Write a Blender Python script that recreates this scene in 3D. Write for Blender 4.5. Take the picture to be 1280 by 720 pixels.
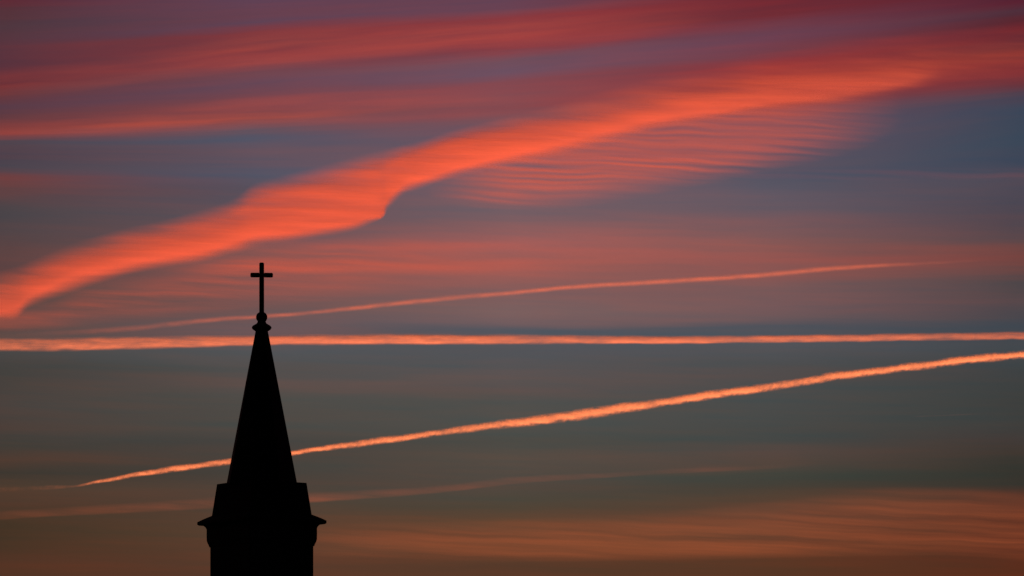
import bpy, bmesh, math, random
from mathutils import Vector, Matrix

sc = bpy.context.scene
for o in list(bpy.data.objects):
    bpy.data.objects.remove(o, do_unlink=True)
col = sc.collection
R = math.radians

# ------------------------------------------------------------------ camera
F = 4554.0                 # focal length in photo pixels (hfov 16 deg)
HORIZON = 1017.0           # photo row of the horizon, below the frame
EYE = 1.6
cam = bpy.data.cameras.new('camera')
cam.sensor_width = 36.0
cam.lens = 36.0 * F / 1280.0
cam.shift_y = (HORIZON - 360.0) / 1280.0
cam.clip_start = 1.0
cam.clip_end = 900000.0
co = bpy.data.objects.new('camera', cam)
col.objects.link(co)
co.location = (0, 0, EYE)
co.rotation_euler = (R(90), 0, 0)
sc.camera = co

# ------------------------------------------------------------------ exposure
EXPO = 3.9
sc.view_settings.view_transform = 'Standard'
sc.view_settings.look = 'None'
sc.view_settings.gamma = 1.0
sc.view_settings.use_curve_mapping = False
sc.view_settings.exposure = EXPO
K = 2.0 ** -EXPO
sc.cycles.transparent_max_bounces = 32
sc.cycles.max_bounces = 4
sc.cycles.use_denoising = True

# ------------------------------------------------------------------ sun: already below the horizon, lights only the high clouds
SUN_EL, SUN_AZ = R(-6.0), R(-9.0)
sdir = Vector((math.sin(SUN_AZ) * math.cos(SUN_EL), math.cos(SUN_AZ) * math.cos(SUN_EL), math.sin(SUN_EL)))
sl = bpy.data.lights.new('sun', 'SUN')
sl.energy = 4.0
sl.angle = R(0.5)
sl.color = (1.0, 0.245, 0.09)
so = bpy.data.objects.new('sun', sl)
col.objects.link(so)
so.rotation_euler = (-sdir).to_track_quat('-Z', 'Y').to_euler()
so.location = (0, 0, 60)


# ------------------------------------------------------------------ node helpers
def lin(c):
    def f(v):
        v /= 255.0
        return v / 12.92 if v <= 0.04045 else ((v + 0.055) / 1.055) ** 2.4
    return tuple(f(v) for v in c)


class G:
    """tiny helper to write node graphs"""
    def __init__(s, tree):
        s.t = tree
        s.n = tree.nodes
        s.l = tree.links

    def node(s, kind, **kw):
        n = s.n.new(kind)
        for k, v in kw.items():
            setattr(n, k, v)
        return n

    def put(s, sock, v):
        if isinstance(v, bpy.types.NodeSocket):
            s.l.new(v, sock)
        else:
            sock.default_value = v

    def m(s, op, a, b=0.0, c=None, clamp=False):
        n = s.node('ShaderNodeMath', operation=op, use_clamp=clamp)
        s.put(n.inputs[0], a)
        s.put(n.inputs[1], b)
        if c is not None:
            s.put(n.inputs[2], c)
        return n.outputs[0]

    def vec(s, x, y, z=0.0):
        n = s.node('ShaderNodeCombineXYZ')
        for i, v in enumerate((x, y, z)):
            s.put(n.inputs[i], v)
        return n.outputs[0]

    def noise(s, vec, scale=1.0, detail=3.0, rough=0.5, dist=0.0):
        n = s.node('ShaderNodeTexNoise')
        s.put(n.inputs['Vector'], vec)
        n.inputs['Scale'].default_value = scale
        n.inputs['Detail'].default_value = detail
        n.inputs['Roughness'].default_value = rough
        n.inputs['Distortion'].default_value = dist
        return n.outputs[0]

    def step(s, v, a, b, lo=0.0, hi=1.0):
        n = s.node('ShaderNodeMapRange', interpolation_type='SMOOTHSTEP')
        s.put(n.inputs[0], v)
        for i, q in enumerate((a, b, lo, hi)):
            n.inputs[i + 1].default_value = q
        return n.outputs[0]

    def mix(s, f, a, b):
        n = s.node('ShaderNodeMix', data_type='RGBA')
        s.put(n.inputs[0], f)
        s.put(n.inputs[6], a)
        s.put(n.inputs[7], b)
        return n.outputs[2]

    def ramp(s, f, stops):
        n = s.node('ShaderNodeValToRGB')
        s.put(n.inputs[0], f)
        e = n.color_ramp.elements
        e[0].position, e[1].position = stops[0][0], stops[-1][0]
        e[0].color, e[1].color = (*stops[0][1], 1), (*stops[-1][1], 1)
        for p, c in stops[1:-1]:
            q = e.new(p)
            q.color = (*c, 1)
        return n.outputs[0]


# ------------------------------------------------------------------ sky
# twilight colours by bearing (columns) and height (rows); the thin high veils between the clouds belong to the sky
SKY = {
    0: [(0, (102, 44, 52)), (15, (86, 52, 58)), (35, (82, 57, 63)), (60, (90, 54, 62)), (85, (94, 52, 60)), (105, (112, 50, 53)), (118, (102, 56, 59)),
        (132, (86, 60, 71)), (145, (98, 60, 64)), (160, (118, 60, 60)), (168, (124, 62, 62)), (178, (80, 69, 77)), (195, (82, 66, 74)), (210, (76, 69, 77)),
        (222, (108, 64, 64)), (240, (98, 66, 66)), (262, (78, 69, 71)), (290, (82, 68, 69)), (320, (94, 68, 66)), (340, (100, 67, 64)), (360, (98, 71, 66)),
        (385, (92, 71, 66)), (405, (90, 72, 67)), (418, (96, 74, 68)), (436, (72, 71, 70)), (460, (68, 65, 61)), (485, (72, 65, 60)), (505, (75, 65, 60)),
        (530, (73, 61, 55)), (550, (63, 59, 53)), (574, (78, 58, 48)), (592, (60, 54, 47)), (612, (80, 59, 46)), (630, (76, 55, 43)), (655, (66, 50, 37)),
        (680, (68, 49, 36)), (700, (80, 50, 37)), (720, (84, 50, 36))],
    320: [(0, (98, 67, 84)), (20, (104, 66, 79)), (30, (100, 68, 84)), (40, (124, 58, 62)), (62, (122, 58, 63)), (78, (132, 63, 67)), (92, (111, 71, 80)),
          (105, (104, 72, 86)), (120, (124, 70, 76)), (135, (132, 70, 72)), (148, (130, 70, 70)), (160, (100, 82, 92)), (172, (84, 85, 101)), (190, (104, 83, 92)),
          (205, (95, 83, 95)), (218, (86, 85, 100)), (240, (90, 80, 90)), (290, (104, 82, 86)), (312, (122, 84, 82)), (330, (128, 84, 80)), (345, (124, 83, 79)),
          (362, (120, 83, 79)), (385, (114, 83, 80)), (405, (106, 85, 86)), (416, (102, 83, 84)), (436, (82, 83, 85)), (460, (80, 78, 76)), (480, (90, 78, 74)),
          (500, (80, 76, 71)), (530, (76, 72, 67)), (552, (70, 66, 62)), (576, (72, 65, 59)), (598, (70, 64, 58)), (618, (80, 65, 56)), (640, (78, 62, 51)),
          (660, (88, 62, 47)), (690, (88, 58, 44)), (720, (86, 55, 42))],
    640: [(0, (102, 68, 84)), (12, (114, 68, 81)), (22, (130, 58, 64)), (45, (134, 60, 66)), (62, (138, 62, 67)), (72, (117, 79, 90)), (88, (110, 81, 97)),
          (100, (130, 74, 81)), (120, (134, 76, 81)), (135, (136, 74, 78)), (146, (124, 80, 86)), (165, (104, 85, 97)), (200, (112, 90, 100)), (240, (120, 93, 99)),
          (262, (118, 94, 99)), (285, (138, 94, 94)), (308, (154, 94, 91)), (330, (160, 92, 85)), (350, (140, 92, 88)), (368, (126, 92, 91)), (388, (124, 96, 94)),
          (403, (112, 92, 94)), (414, (86, 86, 93)), (436, (82, 84, 89)), (455, (86, 83, 84)), (475, (94, 82, 79)), (488, (92, 80, 77)), (505, (82, 79, 75)),
          (530, (79, 78, 74)), (552, (73, 74, 69)), (572, (84, 75, 67)), (588, (80, 73, 66)), (606, (80, 70, 62)), (622, (76, 69, 59)), (634, (76, 67, 55)),
          (650, (98, 67, 49)), (690, (95, 60, 43)), (706, (84, 56, 42)), (720, (86, 56, 41))],
    960: [(0, (116, 46, 52)), (18, (114, 48, 54)), (32, (108, 60, 72)), (48, (112, 66, 81)), (62, (116, 64, 74)), (80, (138, 54, 58)), (104, (146, 56, 56)),
          (130, (136, 64, 67)), (150, (104, 80, 93)), (190, (96, 82, 95)), (222, (88, 86, 99)), (245, (96, 88, 99)), (265, (104, 88, 96)), (285, (122, 88, 90)),
          (305, (138, 88, 84)), (325, (144, 86, 81)), (342, (136, 86, 82)), (360, (122, 88, 87)), (385, (120, 88, 88)), (400, (106, 87, 89)), (411, (78, 82, 90)),
          (435, (80, 83, 88)), (455, (76, 78, 79)), (470, (84, 76, 74)), (490, (74, 76, 75)), (520, (73, 74, 72)), (550, (71, 71, 68)), (570, (84, 70, 64)),
          (583, (82, 68, 60)), (594, (64, 66, 59)), (612, (70, 63, 54)), (624, (84, 64, 51)), (645, (92, 62, 48)), (680, (92, 58, 42)), (697, (88, 54, 38)), (720, (88, 53, 37))],
    1280: [(0, (88, 38, 50)), (10, (81, 50, 60)), (22, (92, 42, 48)), (35, (112, 42, 47)), (50, (104, 46, 51)), (65, (122, 50, 49)), (90, (122, 49, 53)),
           (106, (106, 54, 60)), (118, (78, 64, 76)), (140, (62, 71, 87)), (170, (62, 73, 88)), (195, (66, 71, 86)), (218, (80, 74, 85)), (250, (78, 72, 82)),
           (275, (82, 71, 78)), (295, (92, 72, 74)), (310, (108, 70, 67)), (322, (118, 68, 63)), (338, (104, 70, 67)), (354, (76, 70, 72)), (375, (84, 72, 75)),
           (392, (76, 71, 75)), (408, (66, 71, 78)), (432, (68, 72, 76)), (460, (64, 66, 66)), (500, (61, 63, 61)), (530, (60, 62, 60)), (546, (64, 58, 55)),
           (562, (62, 55, 49)), (580, (52, 52, 46)), (604, (52, 51, 45)), (618, (78, 50, 40)), (650, (86, 46, 34)), (685, (88, 44, 32)), (720, (90, 44, 29))],
}


def sky_uv(px, py):
    """bearing and height (in hundreds of focal pixels) of the direction through a photo pixel"""
    az = math.atan((px - 640.0) / F)
    return F * az / 100.0, F * (HORIZON - py) / F * math.cos(az) / 100.0


world = bpy.data.worlds.new('World')
sc.world = world
world.use_nodes = True
wt = world.node_tree
for n in list(wt.nodes):
    wt.nodes.remove(n)
g = G(wt)
tc = g.node('ShaderNodeTexCoord')
sep = g.node('ShaderNodeSeparateXYZ')
g.l.new(tc.outputs['Generated'], sep.inputs[0])
X, Y, Z = sep.outputs
U = g.m('MULTIPLY', g.m('ARCTAN2', X, Y), F / 100.0)
rad = g.m('SQRT', g.m('ADD', g.m('MULTIPLY', X, X), g.m('MULTIPLY', Y, Y)))
H = g.m('MULTIPLY', g.m('DIVIDE', Z, g.m('MAXIMUM', rad, 1e-4)), F / 100.0)
U = g.m('MINIMUM', g.m('MAXIMUM', U, -60.0), 60.0)
H = g.m('MINIMUM', H, 60.0)
# veils climb gently to the right in the upper sky
SH = 0.085


def shear_py(u, h):
    k = min(1.0, max(0.0, (h - 7.6) / 1.2))
    k = k * k * (3 - 2 * k)
    return h - SH * k * max(-8.0, min(8.0, u))


Uc = g.m('MINIMUM', g.m('MAXIMUM', U, -8.0), 8.0)
shear = g.m('MULTIPLY', g.m('MULTIPLY', Uc, SH), g.step(H, 7.6, 8.8))
V = g.m('SUBTRACT', H, shear)
# streaky wind-drawn warp
n1 = g.noise(g.vec(g.m('MULTIPLY', U, 0.22), g.m('MULTIPLY', V, 1.6), 3.1), 1.0, 3.0, 0.5)
n2 = g.noise(g.vec(g.m('MULTIPLY', U, 0.5), g.m('MULTIPLY', g.m('ADD', V, g.m('MULTIPLY', U, 0.03)), 9.0), 7.7), 1.0, 3.0, 0.55)
Vw = g.m('ADD', V, g.m('MULTIPLY', g.m('SUBTRACT', n1, 0.5), 0.26))
Vw = g.m('ADD', Vw, g.m('MULTIPLY', g.m('SUBTRACT', n2, 0.5), 0.10))
SPLIT = 300
cols = sorted(SKY)
colours = []
for cx in cols:
    pts = []
    for py, c in SKY[cx]:
        u, h = sky_uv(cx, py)
        pts.append((py, shear_py(u, h), tuple(max(0.004, q_ - o_) for q_, o_ in zip(lin(c), (0.006, 0.0065, 0.0045)))))
    halves = []
    for part in ([p for p in pts if p[0] <= SPLIT], [p for p in pts if p[0] >= SPLIT - 62]):
        part = sorted((v, c) for _, v, c in part)
        a, b = part[0][0], part[-1][0]
        fac = g.m('DIVIDE', g.m('SUBTRACT', Vw, a), b - a, clamp=True)
        halves.append((g.ramp(fac, [((v - a) / (b - a), c) for v, c in part]), a, b))
    up, lo = halves
    # overlap zone blends the two halves
    assert up[1] < lo[2]
    colours.append(g.mix(g.step(Vw, up[1], lo[2]), lo[0], up[0]))
base = colours[0]
Uw = g.m('ADD', U, g.m('MULTIPLY', g.m('SUBTRACT', n1, 0.5), 1.2))
for i in range(1, len(cols)):
    a, b = sky_uv(cols[i - 1], 360)[0], sky_uv(cols[i], 360)[0]
    n = g.node('ShaderNodeMapRange', interpolation_type='SMOOTHERSTEP' if False else 'LINEAR', clamp=True)
    g.put(n.inputs[0], Uw)
    n.inputs[1].default_value, n.inputs[2].default_value = a, b
    base = g.mix(n.outputs[0], base, colours[i])
# faint warm and cool filaments in the veil
slope = g.m('ADD', V, g.m('MULTIPLY', U, 0.02))
f1 = g.noise(g.vec(g.m('MULTIPLY', U, 0.42), g.m('MULTIPLY', slope, 7.5), 11.3), 1.0, 5.0, 0.55, 0.3)
f2 = g.noise(g.vec(g.m('MULTIPLY', U, 0.6), g.m('MULTIPLY', slope, 16.0), 23.9), 1.0, 3.0, 0.6)
f = g.m('ADD', g.m('MULTIPLY', g.m('SUBTRACT', f1, 0.5), 1.3), g.m('MULTIPLY', g.m('SUBTRACT', f2, 0.5), 0.45))
warm = g.node('ShaderNodeCombineColor')
g.put(warm.inputs[0], g.m('ADD', 1.0, g.m('MULTIPLY', f, 0.48)))
g.put(warm.inputs[1], g.m('ADD', 1.0, g.m('MULTIPLY', f, 0.02)))
g.put(warm.inputs[2], g.m('SUBTRACT', 1.0, g.m('MULTIPLY', f, 0.12)))
mul = g.node('ShaderNodeMix', data_type='RGBA', blend_type='MULTIPLY')
mul.inputs[0].default_value = 1.0
g.put(mul.inputs[6], base)
g.put(mul.inputs[7], warm.outputs[0])
base = mul.outputs[2]
# away from the afterglow the sky falls to a dark night blue
ahead = g.m('MULTIPLY', g.step(Y, -0.1, 0.85), g.step(H, 22.0, 11.5))
dim = tuple(c for c in lin((9, 10, 15)))
base = g.mix(ahead, (*dim, 1), base)
bgA = g.node('ShaderNodeBackground')
g.put(bgA.inputs[0], base)
bgA.inputs[1].default_value = K
nishita = g.node('ShaderNodeTexSky', sky_type='NISHITA', sun_disc=False, sun_elevation=SUN_EL, sun_rotation=SUN_AZ)
bgB = g.node('ShaderNodeBackground')
# the clear air shows only through the gaps in the veil
thin = g.node('ShaderNodeMix', data_type='RGBA', blend_type='MULTIPLY')
thin.inputs[0].default_value = 1.0
g.put(thin.inputs[6], nishita.outputs[0])
thin.inputs[7].default_value = (0.22, 0.22, 0.22, 1)
g.put(bgB.inputs[0], thin.outputs[2])
bgB.inputs[1].default_value = 0.05
add = g.node('ShaderNodeAddShader')
g.l.new(bgA.outputs[0], add.inputs[0])
g.l.new(bgB.outputs[0], add.inputs[1])
out = g.node('ShaderNodeOutputWorld')
g.l.new(add.outputs[0], out.inputs[0])


# ------------------------------------------------------------------ mesh helpers
def tag(o, label=None, cat=None, group=None, kind=None):
    if label: o['label'] = label
    if cat: o['category'] = cat
    if group: o['group'] = group
    if kind: o['kind'] = kind
    return o


def link(name, bm, mat, parent=None):
    bmesh.ops.recalc_face_normals(bm, faces=bm.faces)
    me = bpy.data.meshes.new(name)
    bm.to_mesh(me)
    bm.free()
    me.materials.append(mat)
    o = bpy.data.objects.new(name, me)
    col.objects.link(o)
    if parent:
        o.parent = parent
    return o


def new_mat(name):
    m = bpy.data.materials.new(name)
    m.use_nodes = True
    t = m.node_tree
    for n in list(t.nodes):
        t.nodes.remove(n)
    gg = G(t)
    return m, gg, gg.node('ShaderNodeOutputMaterial')


def solid(name, a, b, scale, rough, bump=0.0, brick=None, metallic=0.0):
    m, q, o = new_mat(name)
    tcn = q.node('ShaderNodeTexCoord')
    n = q.noise(tcn.outputs['Object'], scale, 6.0, 0.6)
    c = q.mix(n, (*a, 1), (*b, 1))
    hgt = n
    if brick:
        br = q.node('ShaderNodeTexBrick')
        sp = q.node('ShaderNodeSeparateXYZ')
        q.l.new(tcn.outputs['Object'], sp.inputs[0])
        q.put(br.inputs['Vector'], q.vec(q.m('ADD', sp.outputs[0], sp.outputs[1]), sp.outputs[2], 0.0))
        br.inputs['Scale'].default_value = 1.0
        br.inputs['Brick Width'].default_value = brick[0]
        br.inputs['Row Height'].default_value = brick[1]
        br.inputs['Mortar Size'].default_value = brick[2]
        br.inputs['Color1'].default_value = (1, 1, 1, 1)
        br.inputs['Color2'].default_value = (0.75, 0.75, 0.75, 1)
        br.inputs['Mortar'].default_value = (0.5, 0.5, 0.5, 1)
        mm = q.node('ShaderNodeMix', data_type='RGBA', blend_type='MULTIPLY')
        mm.inputs[0].default_value = 1.0
        q.put(mm.inputs[6], c)
        q.put(mm.inputs[7], br.outputs['Color'])
        c = mm.outputs[2]
        hgt = q.m('SUBTRACT', q.m('MULTIPLY', n, 0.3), br.outputs['Fac'])
    p = q.node('ShaderNodeBsdfPrincipled')
    q.put(p.inputs['Base Color'], c)
    p.inputs['Roughness'].default_value = rough
    p.inputs['Metallic'].default_value = metallic
    p.inputs['Specular IOR Level'].default_value = 0.2
    if bump:
        b_ = q.node('ShaderNodeBump')
        b_.inputs['Strength'].default_value = 0.6
        b_.inputs['Distance'].default_value = bump
        q.put(b_.inputs['Height'], hgt)
        q.l.new(b_.outputs[0], p.inputs['Normal'])
    q.l.new(p.outputs[0], o.inputs[0])
    return m


MAT_GROUND = solid('field_grass', (0.02, 0.035, 0.012), (0.05, 0.06, 0.025), 0.02, 0.95)
MAT_STONE = solid('sooty_stone', (0.05, 0.045, 0.04), (0.09, 0.08, 0.07), 0.9, 0.9, 0.01, (0.62, 0.3, 0.012))
MAT_TRIM = solid('sooty_trim', (0.045, 0.04, 0.036), (0.08, 0.07, 0.06), 1.5, 0.85, 0.004)
MAT_SLATE = solid('dark_slate', (0.016, 0.017, 0.02), (0.035, 0.036, 0.04), 2.2, 0.8, 0.006, (0.28, 0.16, 0.008))
MAT_IRON = solid('black_iron', (0.012, 0.012, 0.012), (0.025, 0.023, 0.02), 8.0, 0.7, 0.001)

# ------------------------------------------------------------------ ground
bm = bmesh.new()
bmesh.ops.create_grid(bm, x_segments=24, y_segments=24, size=30000.0)
ground = link('ground', bm, MAT_GROUND)
tag(ground, 'dark open ground reaching the horizon below the church', kind='structure')

# ------------------------------------------------------------------ church steeple
DIST = 175.0
PPM = F / DIST
CX = 327.1
root = bpy.data.objects.new('church_steeple', None)
col.objects.link(root)
root.location = ((CX - 640.0) / PPM, DIST, 0.0)
tag(root, 'black church steeple with a tapering spire, ball finial and cross against the sunset', 'steeple')
YAW = R(36.0)


def zz(py):
    return EYE + (HORIZON - py) / PPM


def ring(bm, half_px, py, n, yaw):
    pts = [(math.cos(yaw + 2 * math.pi * (i + 0.5) / n), math.sin(yaw + 2 * math.pi * (i + 0.5) / n)) for i in range(n)]
    ox = (CX - 640.0) / PPM
    k = half_px / PPM
    for _ in range(6):          # true silhouette width as seen along the line of sight
        px = [F * (ox + p[0] * k) / (DIST + p[1] * k) for p in pts]
        k *= 2 * half_px / (max(px) - min(px))
    return [bm.verts.new((p[0] * k, p[1] * k, zz(py))) for p in pts]


def loft(name, mat, prof, n, yaw=YAW, bevel=0.0, seg_noise=0.0):
    bm = bmesh.new()
    rings = [ring(bm, h, py, n, yaw) for h, py in prof]
    for a, b in zip(rings, rings[1:]):
        for i in range(n):
            bm.faces.new((a[i], a[(i + 1) % n], b[(i + 1) % n], b[i]))
    bm.faces.new(rings[0])
    bm.faces.new(rings[-1])
    if bevel:
        bmesh.ops.recalc_face_normals(bm, faces=bm.faces)
        bmesh.ops.bevel(bm, geom=[e for e in bm.edges if e.calc_face_angle(0) > 0.3], offset=bevel, segments=2, affect='EDGES')
    return link(name, bm, mat, root)


GY = HORIZON + EYE * PPM
loft('tower_walls', MAT_STONE, [(64.8, GY), (64.8, 678)], 4, bevel=0.03)
frieze = loft('frieze', MAT_TRIM, [(65.6, 683.5), (66.4, 681), (68.0, 678), (68.9, 675), (69.1, 668), (69.0, 661.5), (70.0, 659), (72.0, 657.2), (74.0, 655.6)], 4)
eave = loft('eave', MAT_SLATE, [(72.5, 656.4), (78.5, 656.2), (80.8, 655.0), (80.9, 651.8), (75.0, 649.0), (69.0, 646.5), (62.6, 644.0), (60.0, 643.9)], 4)
low = loft('lower_roof', MAT_SLATE, [(62.9, 646.0), (62.3, 643.6), (56.2, 606.0), (56.0, 604.4)], 4)
flash = loft('spire', MAT_SLATE, [(44.4, 606.5), (44.0, 604.0), (7.4, 412.0)], 8, yaw=R(11.0))


def lathe(name, mat, prof, n=28):
    bm = bmesh.new()
    rings = []
    for r, py in prof:
        rings.append([bm.verts.new((r / PPM * math.cos(2 * math.pi * i / n), r / PPM * math.sin(2 * math.pi * i / n), zz(py))) for i in range(n)])
    for a, b in zip(rings, rings[1:]):
        for i in range(n):
            bm.faces.new((a[i], a[(i + 1) % n], b[(i + 1) % n], b[i]))
    bm.faces.new(rings[0])
    bm.faces.new(rings[-1])
    for f_ in bm.faces:
        f_.smooth = True
    return link(name, bm, mat, root)


lathe('collar', MAT_TRIM, [(7.4, 414.2), (9.2, 413.2), (11.3, 411.7), (12.4, 409.9), (12.1, 408.5), (10.3, 406.8), (7.4, 405.2), (5.8, 403.9), (5.2, 402.4), (4.8, 401.0)])
lathe('finial_ball', MAT_IRON, [(7.1 * math.sin(math.pi * k / 14) + 0.02, 396.6 + 7.0 * math.cos(math.pi * k / 14)) for k in range(15)])

bm = bmesh.new()


def box(bm, cx, cz, sx, sy, sz, bev):
    r = bmesh.ops.create_cube(bm, size=1.0, matrix=Matrix.Translation((cx, 0, cz)) @ Matrix.Diagonal((sx, sy, sz, 1)))
    es = list({e for v in r['verts'] for e in v.link_edges})
    bmesh.ops.bevel(bm, geom=es, offset=bev, segments=2, affect='EDGES')


w = 6.0 / PPM
top, bot = zz(328.3), zz(391.5)
box(bm, 0.0, (top + bot) / 2, w, 0.16, top - bot, 0.03)
for s in (-1, 1):
    x0, x1 = s * (w / 2 - 0.02), s * 14.1 / PPM
    box(bm, (x0 + x1) / 2, zz(343.9), abs(x1 - x0), 0.15, 5.6 / PPM, 0.03)
cross = link('cross', bm, MAT_IRON, root)
cross.rotation_euler = (0, 0, R(3))


# ------------------------------------------------------------------ clouds and contrails: closed thin lenses of ice crystals, lit by the sun; differences in its reddening are tinted into the albedos
def curve(tab, x):
    """like interp, but bends smoothly through the stations"""
    i = 0
    while i < len(tab) - 2 and x > tab[i + 1][0]:
        i += 1
    p1, p2 = tab[i], tab[i + 1]
    p0, p3 = tab[max(0, i - 1)], tab[min(len(tab) - 1, i + 2)]
    h = p2[0] - p1[0]
    t = max(0.0, min(1.0, (x - p1[0]) / h))
    res = []
    for k in range(1, len(p1)):
        m1 = (p2[k] - p0[k]) / (p2[0] - p0[0])
        m2 = (p3[k] - p1[k]) / (p3[0] - p1[0])
        t2, t3 = t * t, t * t * t
        res.append((2 * t3 - 3 * t2 + 1) * p1[k] + (t3 - 2 * t2 + t) * h * m1 + (3 * t2 - 2 * t3) * p2[k] + (t3 - t2) * h * m2)
    return tuple(res)


def interp(tab, x):
    if x <= tab[0][0]:
        return tab[0][1:]
    for a, b in zip(tab, tab[1:]):
        if x <= b[0]:
            t = (x - a[0]) / (b[0] - a[0])
            return tuple(p + (q - p) * t for p, q in zip(a[1:], b[1:]))
    return tab[-1][1:]


def smooth(t):
    t = max(0.0, min(1.0, t))
    return t * t * (3 - 2 * t)


def flat_top(w_, s):
    return smooth(w_ / s) * smooth((1 - w_) / s)


def cloud_mesh(name, mat, outline, dens, alt, thick, dx=6.0, rows=22, wob=None):
    """outline: (x, upper edge, lower edge); dens(x, w): ice per column, w from 0 at the upper to 1 at the lower edge.
    Every point is carried out to the flight level ALT (metres), so far things lie far away at true size."""
    bm = bmesh.new()
    uv = bm.loops.layers.uv.new('drift')
    dl = bm.verts.layers.float.new('ice')
    x0, x1 = outline[0][0], outline[-1][0]
    n = max(2, int((x1 - x0) / dx))
    info = {}

    def put(px, py, z, d):
        dist = (z - EYE) * F / (HORIZON - py)
        v = bm.verts.new(((px - 640.0) / F * dist, dist, z))
        v[dl] = d
        info[v] = (px / 100.0, -py / 100.0)
        return v
    lo, hi = [], []
    for i in range(n + 1):
        x = x0 + (x1 - x0) * i / n
        a, b = curve(outline, x)[:2]
        if wob:
            da, db = wob(x)
            a, b = a + da, b + db
        endk = min(1.0, i / 3.0, (n - i) / 3.0)
        ra, rb = [], []
        for j in range(rows + 1):
            w_ = j / rows
            py = a + (b - a) * w_
            d = dens(x, w_)
            t = thick * max(0.0, 1 - (2 * w_ - 1) ** 2) ** 1.3 * endk
            vb = put(x, py, alt - t * 0.5, d)
            ra.append(vb)
            rb.append(vb if j in (0, rows) or i in (0, n) else put(x, py, alt + t * 0.5, d))
        lo.append(ra)
        hi.append(rb)
    for i in range(n):
        for j in range(rows):
            for s, gr in enumerate((lo, hi)):
                q = (gr[i][j], gr[i + 1][j], gr[i + 1][j + 1], gr[i][j + 1])
                if len(set(q)) < 4 or (s == 1 and all(v in lo[i] or v in lo[i + 1] for v in q)):
                    continue
                f_ = bm.faces.new(q)
                f_.smooth = True
    for f_ in bm.faces:
        for l_ in f_.loops:
            l_[uv].uv = info[l_.vert]
    rim = {v for gr in lo for v in (gr[0], gr[-1])} | set(lo[0]) | set(lo[-1])
    for e in bm.edges:
        if e.verts[0] in rim and e.verts[1] in rim:
            e.smooth = False          # the two skins meet at a crease
    return link(name, bm, mat)


def ice(name, albedo, fib, amp, edge, seed, slope=0.03, puff=None, bump=0.0, transl=0.5, bands=None):
    """fib: (scale along, scale across) of the wind-drawn fibres per hundred pixels-of-arc; amp: contrast; puff: second, rounder grain"""
    m, q, o = new_mat(name)
    uvn = q.node('ShaderNodeUVMap', uv_map='drift')
    sp = q.node('ShaderNodeSeparateXYZ')
    q.l.new(uvn.outputs[0], sp.inputs[0])
    u, v = sp.outputs[0], sp.outputs[1]
    at = q.node('ShaderNodeAttribute', attribute_name='ice')
    d = at.outputs['Fac']
    vs = q.m('ADD', v, q.m('MULTIPLY', u, slope))
    wv = q.noise(q.vec(q.m('MULTIPLY', u, 0.9), q.m('MULTIPLY', v, 1.5), seed + 5.0), 1.0, 2.0)
    vs = q.m('ADD', vs, q.m('MULTIPLY', q.m('SUBTRACT', wv, 0.5), 0.10))
    na = q.noise(q.vec(q.m('MULTIPLY', u, fib[0]), q.m('MULTIPLY', vs, fib[1]), seed), 1.0, 5.0, 0.55, 0.15)
    f_ = q.m('MULTIPLY', q.m('SUBTRACT', na, 0.5), 2.4)
    if bands:
        # evenly spaced billows, bent and broken by the wind
        bn = q.noise(q.vec(q.m('MULTIPLY', u, 0.28), q.m('MULTIPLY', vs, 2.2), seed + 3.0), 1.0, 3.0, 0.5)
        ph = q.m('ADD', q.m('MULTIPLY', vs, bands[0] * 6.2832), q.m('MULTIPLY', bn, 20.0))
        bm_ = q.noise(q.vec(q.m('MULTIPLY', u, 0.7), q.m('MULTIPLY', vs, 3.0), seed + 4.0), 1.0, 2.0, 0.5)
        f_ = q.m('ADD', q.m('MULTIPLY', f_, 1.0), q.m('MULTIPLY', q.m('SINE', ph), q.m('MULTIPLY', q.step(bm_, 0.35, 0.7), bands[1])))
    h = f_
    if puff:
        us = q.m('SUBTRACT', u, q.m('MULTIPLY', v, puff[3] if len(puff) > 3 else 0.6))
        nb = q.noise(q.vec(q.m('MULTIPLY', us, puff[0]), q.m('MULTIPLY', v, puff[1]), seed + 9.0), 1.0, 4.0, 0.6)
        p_ = q.m('MULTIPLY', q.m('SUBTRACT', nb, 0.5), 2.4 * puff[2])
        f_ = q.m('ADD', f_, p_)
        h = p_
    # fibres fray the edge most, where the ice thins out
    fray = q.m('MULTIPLY', q.m('MULTIPLY', d, q.m('SUBTRACT', 1.0, d)), 4.0 * edge)
    gain = q.m('ADD', fray, q.m('MULTIPLY', d, amp))
    a = q.m('ADD', d, q.m('MULTIPLY', f_, gain), clamp=True)
    a = q.m('MULTIPLY', a, q.step(d, 0.0, 0.03))
    a = q.m('MINIMUM', a, 0.985)
    a = q.m('SUBTRACT', 1.0, q.m('SQRT', q.m('SUBTRACT', 1.0, a)))      # two skins to see through
    df = q.node('ShaderNodeBsdfDiffuse')
    tl = q.node('ShaderNodeBsdfTranslucent')
    for s in (df, tl):
        s.inputs[0].default_value = (*albedo, 1)
    if bump:
        b_ = q.node('ShaderNodeBump')
        b_.inputs['Strength'].default_value = 1.0
        b_.inputs['Distance'].default_value = bump
        q.put(b_.inputs['Height'], h)
        q.l.new(b_.outputs[0], df.inputs['Normal'])
        q.l.new(b_.outputs[0], tl.inputs['Normal'])
    mx = q.node('ShaderNodeMixShader')
    mx.inputs[0].default_value = transl
    q.l.new(df.outputs[0], mx.inputs[1])
    q.l.new(tl.outputs[0], mx.inputs[2])
    tr = q.node('ShaderNodeBsdfTransparent')
    fin = q.node('ShaderNodeMixShader')
    q.put(fin.inputs[0], a)
    q.l.new(tr.outputs[0], fin.inputs[1])
    q.l.new(mx.outputs[0], fin.inputs[2])
    q.l.new(fin.outputs[0], o.inputs[0])
    return m


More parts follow.
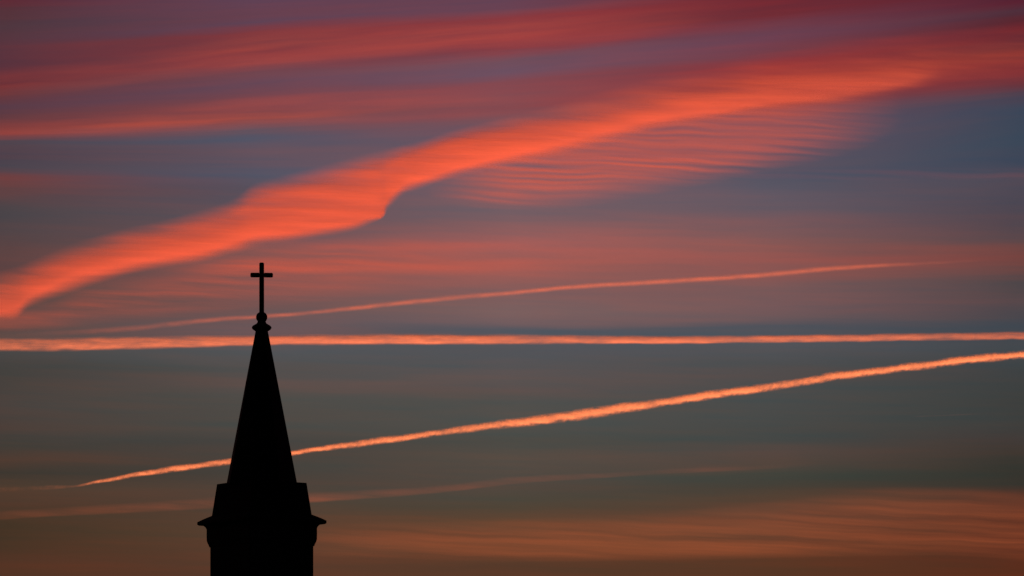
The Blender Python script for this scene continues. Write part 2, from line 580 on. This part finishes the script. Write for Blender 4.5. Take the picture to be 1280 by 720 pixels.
REDDENED_ALB = (0.76, 0.425, 0.50)  # pink tint stands in for redder sunlight on these clouds

# the great diagonal cloud
MAIN = [(-25, 348, 408), (0, 336, 403), (20, 330, 401), (34, 325, 388), (55, 316, 380), (83, 304, 371), (115, 294, 359), (160, 282, 345), (200, 274, 337), (250, 260, 330), (284, 250, 321), (298, 242, 318),
        (316, 228, 313), (360, 215, 306), (400, 205, 298), (440, 194, 290), (464, 188, 280), (479, 185, 272.5), (483, 184, 266), (492, 182, 256), (504, 179, 245), (520, 176, 239), (560, 163, 226), (600, 152, 216),
        (640, 142, 208), (700, 126, 197), (740, 113, 188), (780, 102, 176), (840, 86, 159), (900, 74, 149), (960, 58, 139), (1040, 44, 130), (1100, 34, 121), (1160, 24, 112), (1220, 14, 110), (1300, 4, 108)]
# x, softness of upper edge, softness of lower edge, ice where thickest, share of it in the upper half
MAINP = [(-25, .5, .2, .68, .75), (40, .5, .28, .84, .8), (90, .48, .38, .88, .78), (150, .46, .27, .91, .74), (300, .36, .24, .95, .76), (400, .34, .16, .94, .86), (455, .34, .12, .93, .88), (470, .34, .07, .93, .9), (479, .34, .05, .9, .9), (485, .34, .22, .92, .9), (560, .34, .22, .95, .93), (640, .45, .24, .95, .9),
         (760, .62, .28, .9, .8), (880, .75, .16, .85, .65), (960, .8, .14, .74, .55), (1060, .85, .14, .58, .45), (1140, .9, .18, .47, .42), (1185, .9, .36, .25, .5), (1300, .9, .45, .16, .6)]


def main_d(x, w_):
    su, sl_, pk, upper = curve(MAINP, x)
    up = smooth(w_ / su)
    dn = smooth((1 - w_) / sl_)
    body = upper + (1 - upper) * smooth((w_ - 0.35) / 0.35)
    return pk * up * dn * body


o = cloud_mesh('cloud', ice('cloud_ice', REDDENED_ALB, (0.55, 9.0), 0.06, 0.36, 1.3, slope=0.03, bump=3.0), MAIN, main_d, 9300, 60, rows=28, dx=4.0)
tag(o, 'broad bright orange cloud band rising diagonally from the left edge to the upper right', 'cloud', 'red clouds across the sky')

# ripples below it
RIP = [(520, 220, 254), (560, 212, 258), (600, 200, 264), (660, 184, 266), (720, 164, 264), (780, 144, 256), (840, 134, 244), (900, 127, 232), (960, 120, 218), (1020, 112, 208), (1080, 102, 194), (1150, 96, 172)]


def rip_d(x, w_):
    e = smooth((x - 520) / 130) * smooth((1150 - x) / 220)
    return 0.42 * e * smooth(w_ / 0.2) * smooth((1 - w_) / 0.4)


o = cloud_mesh('cloud', ice('ripple_ice', (0.76, 0.46, 0.56), (0.3, 13.0), 0.40, 0.22, 4.1, slope=0.05, bands=(11.0, 0.40)), RIP, rip_d, 9700, 40)  # albedo tinted pink in place of reddened light
tag(o, 'thin pink rippled cloud of fine level streaks just under the bright diagonal band', 'cloud', 'red clouds across the sky')

# a few faint hairs of cloud further right
HAIR = [(770, 216, 236), (860, 212, 234), (960, 208, 232), (1060, 206, 232), (1180, 203, 231), (1300, 202, 231)]
o = cloud_mesh('cloud', ice('hair_ice', REDDENED_ALB, (0.16, 15.0), 1.6, 0.5, 19.2, slope=0.035), HAIR,
               lambda x, w_: 0.024 * flat_top(w_, 0.4) * smooth((x - 770) / 160), 9750, 30)
tag(o, 'faint wisps of pink cloud, thin level hairs at the right edge under the ripples', 'cloud', 'red clouds across the sky')

# long crimson streaks above
S1 = [(-20, 78, 132), (100, 68, 120), (200, 54, 106), (320, 30, 96), (450, 18, 84), (560, 8, 78), (640, 2, 75), (760, -12, 64), (860, -22, 48), (980, -34, 30)]
o = cloud_mesh('cloud', ice('streak_ice', REDDENED_ALB, (0.32, 7.0), 1.0, 0.4, 6.6, slope=-0.09), S1,
               lambda x, w_: 0.11 * smooth(w_ / 0.5) * smooth((1 - w_) / 0.35) * smooth((990 - x) / 350) * (0.45 + 0.55 * smooth((x + 20) / 400)), 9350, 40)
tag(o, 'dim crimson cloud streak along the top, highest on the left side', 'cloud', 'red clouds across the sky')
S2 = [(-20, 142, 180), (100, 132, 175), (200, 126, 171), (330, 112, 164), (420, 106, 158), (520, 100, 154), (620, 94, 154), (720, 88, 146)]
o = cloud_mesh('cloud', ice('streak_ice_low', REDDENED_ALB, (0.32, 7.5), 0.9, 0.4, 8.2, slope=-0.05), S2,
               lambda x, w_: 0.17 * smooth(w_ / 0.7) * smooth((1 - w_) / 0.3) * smooth((730 - x) / 400) * (0.5 + 0.5 * smooth((x + 20) / 250)), 9330, 40)
tag(o, 'dull red cloud streak on the left, level, between the top streak and the diagonal band', 'cloud', 'red clouds across the sky')

# rosy veil below the band
VEIL = [(-20, 384, 421), (60, 374, 418), (110, 352, 413), (200, 334, 407), (320, 298, 394), (420, 292, 384), (520, 286, 374), (640, 280, 364), (760, 284, 352), (920, 296, 346)]
VEILP = [(-20, .26, .5), (60, .2, .5), (160, .22, .45), (320, .34, .35), (420, .36, .32), (520, .26, .35), (640, .14, .45), (920, .0, .5)]


def veil_d(x, w_):
    pk, at_ = interp(VEILP, x)
    return pk * smooth(w_ / at_) * smooth((1 - w_) / (1.05 - at_))


o = cloud_mesh('cloud', ice('veil_ice', REDDENED_ALB, (0.36, 7.5), 0.75, 0.35, 15.2, slope=0.035), VEIL, veil_d, 9600, 40)
tag(o, 'thin rosy veil of cloud streaks behind the cross, hanging below the bright diagonal band', 'cloud', 'red clouds across the sky')

# low rusty band
LOW = [(320, 650, 696), (395, 648, 700), (520, 644, 703), (640, 640, 706), (800, 634, 704), (960, 618, 702), (1100, 600, 700), (1200, 600, 700), (1300, 606, 708)]
o = cloud_mesh('cloud', ice('low_ice', (0.75, 0.62, 0.5), (0.26, 8.0), 0.8, 0.3, 12.4, slope=0.05), LOW,  # warm albedo tint replaces the light's own reddening down here
               lambda x, w_: 0.135 * smooth((x - 320) / 170) * (0.75 + 0.25 * smooth((x - 500) / 300)) * smooth(w_ / 0.5) * smooth((1 - w_) / 0.22), 9000, 40)
tag(o, 'rusty brown cloud bank low at the bottom right, right of the steeple', 'cloud', 'red clouds across the sky')


def trail(name, mat, centre, dens, alt, thick, rows=14, dx=3.0, seed=1, wobble=0.0):
    rnd = random.Random(seed)
    ph = [(rnd.uniform(0, 6.28), rnd.uniform(0.6, 1.3)) for _ in range(8)]

    def wob(x):
        a = sum(math.sin(x / (7.0 + 9.0 * i) * p[1] + p[0]) for i, p in enumerate(ph)) / 3.0 * wobble
        b = sum(math.sin(x / (6.0 + 8.0 * i) * p[1] + 2 * p[0]) for i, p in enumerate(ph)) / 3.0 * wobble
        return a, b
    outl = [(x, y - h, y + h) for x, y, h in centre]
    thin_ = [(rnd.uniform(0, 6.28), rnd.uniform(0.8, 1.25)) for _ in range(7)]

    def uneven(x, w_):
        k = sum(math.sin(x / (9.0 + 8.0 * i) * p[1] + p[0]) for i, p in enumerate(thin_)) / 7.0
        return min(1.0, dens(x, w_) * (0.97 + 0.30 * k))
    return cloud_mesh(name, mat, outl, uneven, alt, thick, dx=dx, rows=rows, wob=wob)


ICE_WHITE = (0.95, 0.93, 0.93)
GRP = 'vapour trails across the sky'
# upper thin trail
A = [(20, 418, 5), (100, 415.5, 5.5), (160, 411, 5.5), (220, 404.5, 5), (280, 398.5, 4.4), (327, 395.8, 4), (400, 389.5, 4.3), (480, 381, 4.6), (560, 372.8, 4.8), (640, 366, 4.4), (712, 359, 4.6),
     (820, 352.3, 5), (900, 347.5, 4.8), (960, 343, 5), (1010, 338.2, 5), (1060, 334.2, 4.6), (1100, 331.6, 4), (1150, 329.4, 3.6), (1200, 327, 3.2), (1240, 325.5, 3)]
AD = [(20, 0.02), (100, .08), (160, .15), (230, .22), (300, .32), (420, .36), (560, .42), (700, .46), (820, .52), (960, .5), (1040, .44), (1100, .36), (1150, .17), (1200, .05), (1240, .0)]
o = trail('contrail', ice('trail_ice_upper', (0.9, 0.7, 0.85), (1.5, 12), 0.1, 0.2, 2.2, slope=0.09, puff=(7, 12, 0.7)), A,  # pink of the reddened light is put into this albedo
          lambda x, w_: interp(AD, x)[0] * flat_top(w_, 0.5), 9550, 25, seed=3, wobble=0.15)
tag(o, 'thin pale pink vapour trail rising gently right, just above the thick level one', 'contrail', GRP)
# thick level trail
B = [(-15, 423.6, 439.6), (0, 423.2, 439.4), (100, 421.8, 438.2), (200, 419.8, 435.8), (320, 418.8, 432.2), (400, 418.3, 431.4), (500, 417.6, 430.4), (640, 418.3, 430.2), (760, 419.3, 430.2),
     (850, 419.8, 429.9), (960, 419.3, 428.2), (1100, 417.2, 426.6), (1200, 415.7, 425.2), (1300, 414.7, 424.6)]
B = [(x, (a + b) / 2, (b - a) / 2 + 0.9) for x, a, b in B]
BD = [(-15, .6), (150, .74), (300, .85), (640, .84), (900, .78), (1100, .66), (1300, .6)]
o = trail('contrail', ice('trail_ice_level', (0.82, 0.74, 0.84), (0.8, 18), 0.20, 0.34, 3.7, slope=0.03, puff=(5, 20, 0.7, 1.0), bump=2.0), B,  # slight albedo tint carries this trail's share of reddened light
          lambda x, w_: interp(BD, x)[0] * smooth(w_ / 0.3) * smooth((1 - w_) / 0.25), 9500, 40, seed=5, wobble=0.5)
tag(o, 'thick salmon vapour trail running level across the whole sky behind the spire tip', 'contrail', GRP)
# lower bright slanted trail
Cc = [(-15, 613, 4.5), (60, 609.5, 4.0), (95, 607.5, 2.6), (130, 601, 3.2), (180, 591.5, 4.8), (220, 586, 5.2), (288, 577, 4.4), (327, 571.5, 4.0), (365, 566.3, 3.6), (400, 560.5, 4.4), (450, 554, 5.2), (500, 547.5, 5.3),
      (560, 540, 5.4), (600, 534.5, 5.9), (640, 529.5, 6.5), (680, 524.3, 7.5), (720, 518.8, 8), (760, 512.8, 8), (820, 505, 7), (860, 498.5, 7), (920, 489.3, 6.5), (960, 484, 6), (1000, 477.5, 6), (1040, 470.2, 6.4),
      (1060, 468, 6), (1100, 463.5, 6), (1160, 456.3, 6.5), (1200, 450.8, 6.5), (1240, 447.2, 6.5), (1300, 442.5, 6.5)]
CD = [(-15, .02), (60, .03), (95, .06), (115, .45), (140, .72), (200, .86), (288, .88), (370, .86), (640, .92), (900, .97), (1020, .9), (1100, .98), (1300, .97)]
o = trail('contrail', ice('trail_ice_slanted', ICE_WHITE, (2.0, 16), 0.10, 0.5, 5.9, slope=0.13, puff=(15, 17, 0.9, 0.5), bump=4.0), Cc,
          lambda x, w_: interp(CD, x)[0] * smooth(w_ / 0.34) * smooth((1 - w_) / 0.46), 9450, 40, seed=9, wobble=0.75, dx=2.5)
tag(o, 'brightest orange vapour trail slanting up to the right edge, passing behind the spire', 'contrail', GRP)
# old wide faint trail
D = [(-15, 644, 8), (60, 639.5, 8), (130, 636, 8.5), (200, 632, 9), (265, 628, 9), (330, 624.5, 9), (390, 621, 8.5), (480, 616, 7.5), (560, 610, 6.5), (640, 600, 6.5), (740, 594, 6), (850, 587.5, 5.5), (960, 583, 5), (1040, 579, 5)]
DD = [(-15, .045), (100, .065), (260, .085), (400, .095), (520, .07), (640, .05), (800, .035), (960, .025), (1040, 0.004)]
o = trail('contrail', ice('trail_ice_old', (0.95, 0.7, 0.7), (0.6, 9), 0.35, 0.25, 7.1, slope=0.08), D,  # redder sunlight on this trail is tinted into its albedo
          lambda x, w_: interp(DD, x)[0] * smooth(w_ / 0.6) * smooth((1 - w_) / 0.25), 8900, 30, seed=12, wobble=0.4)
tag(o, 'wide faded brown old vapour trail behind the steeple, below the bright slanted one', 'contrail', GRP)
# a tiny distant one
E = [(1132, 521.2, 1.2), (1160, 520, 1.5), (1200, 518.4, 1.6), (1250, 516.4, 1.4)]
o = trail('contrail', ice('trail_ice_tiny', ICE_WHITE, (2.0, 16), 0.2, 0.2, 8.8), E,
          lambda x, w_: 0.03 * flat_top(w_, 0.5) * smooth((x - 1130) / 25) * smooth((1252 - x) / 60), 9100, 15, seed=15)
tag(o, 'tiny faint grey vapour trail alone near the right edge, below the bright slanted one', 'contrail', GRP)
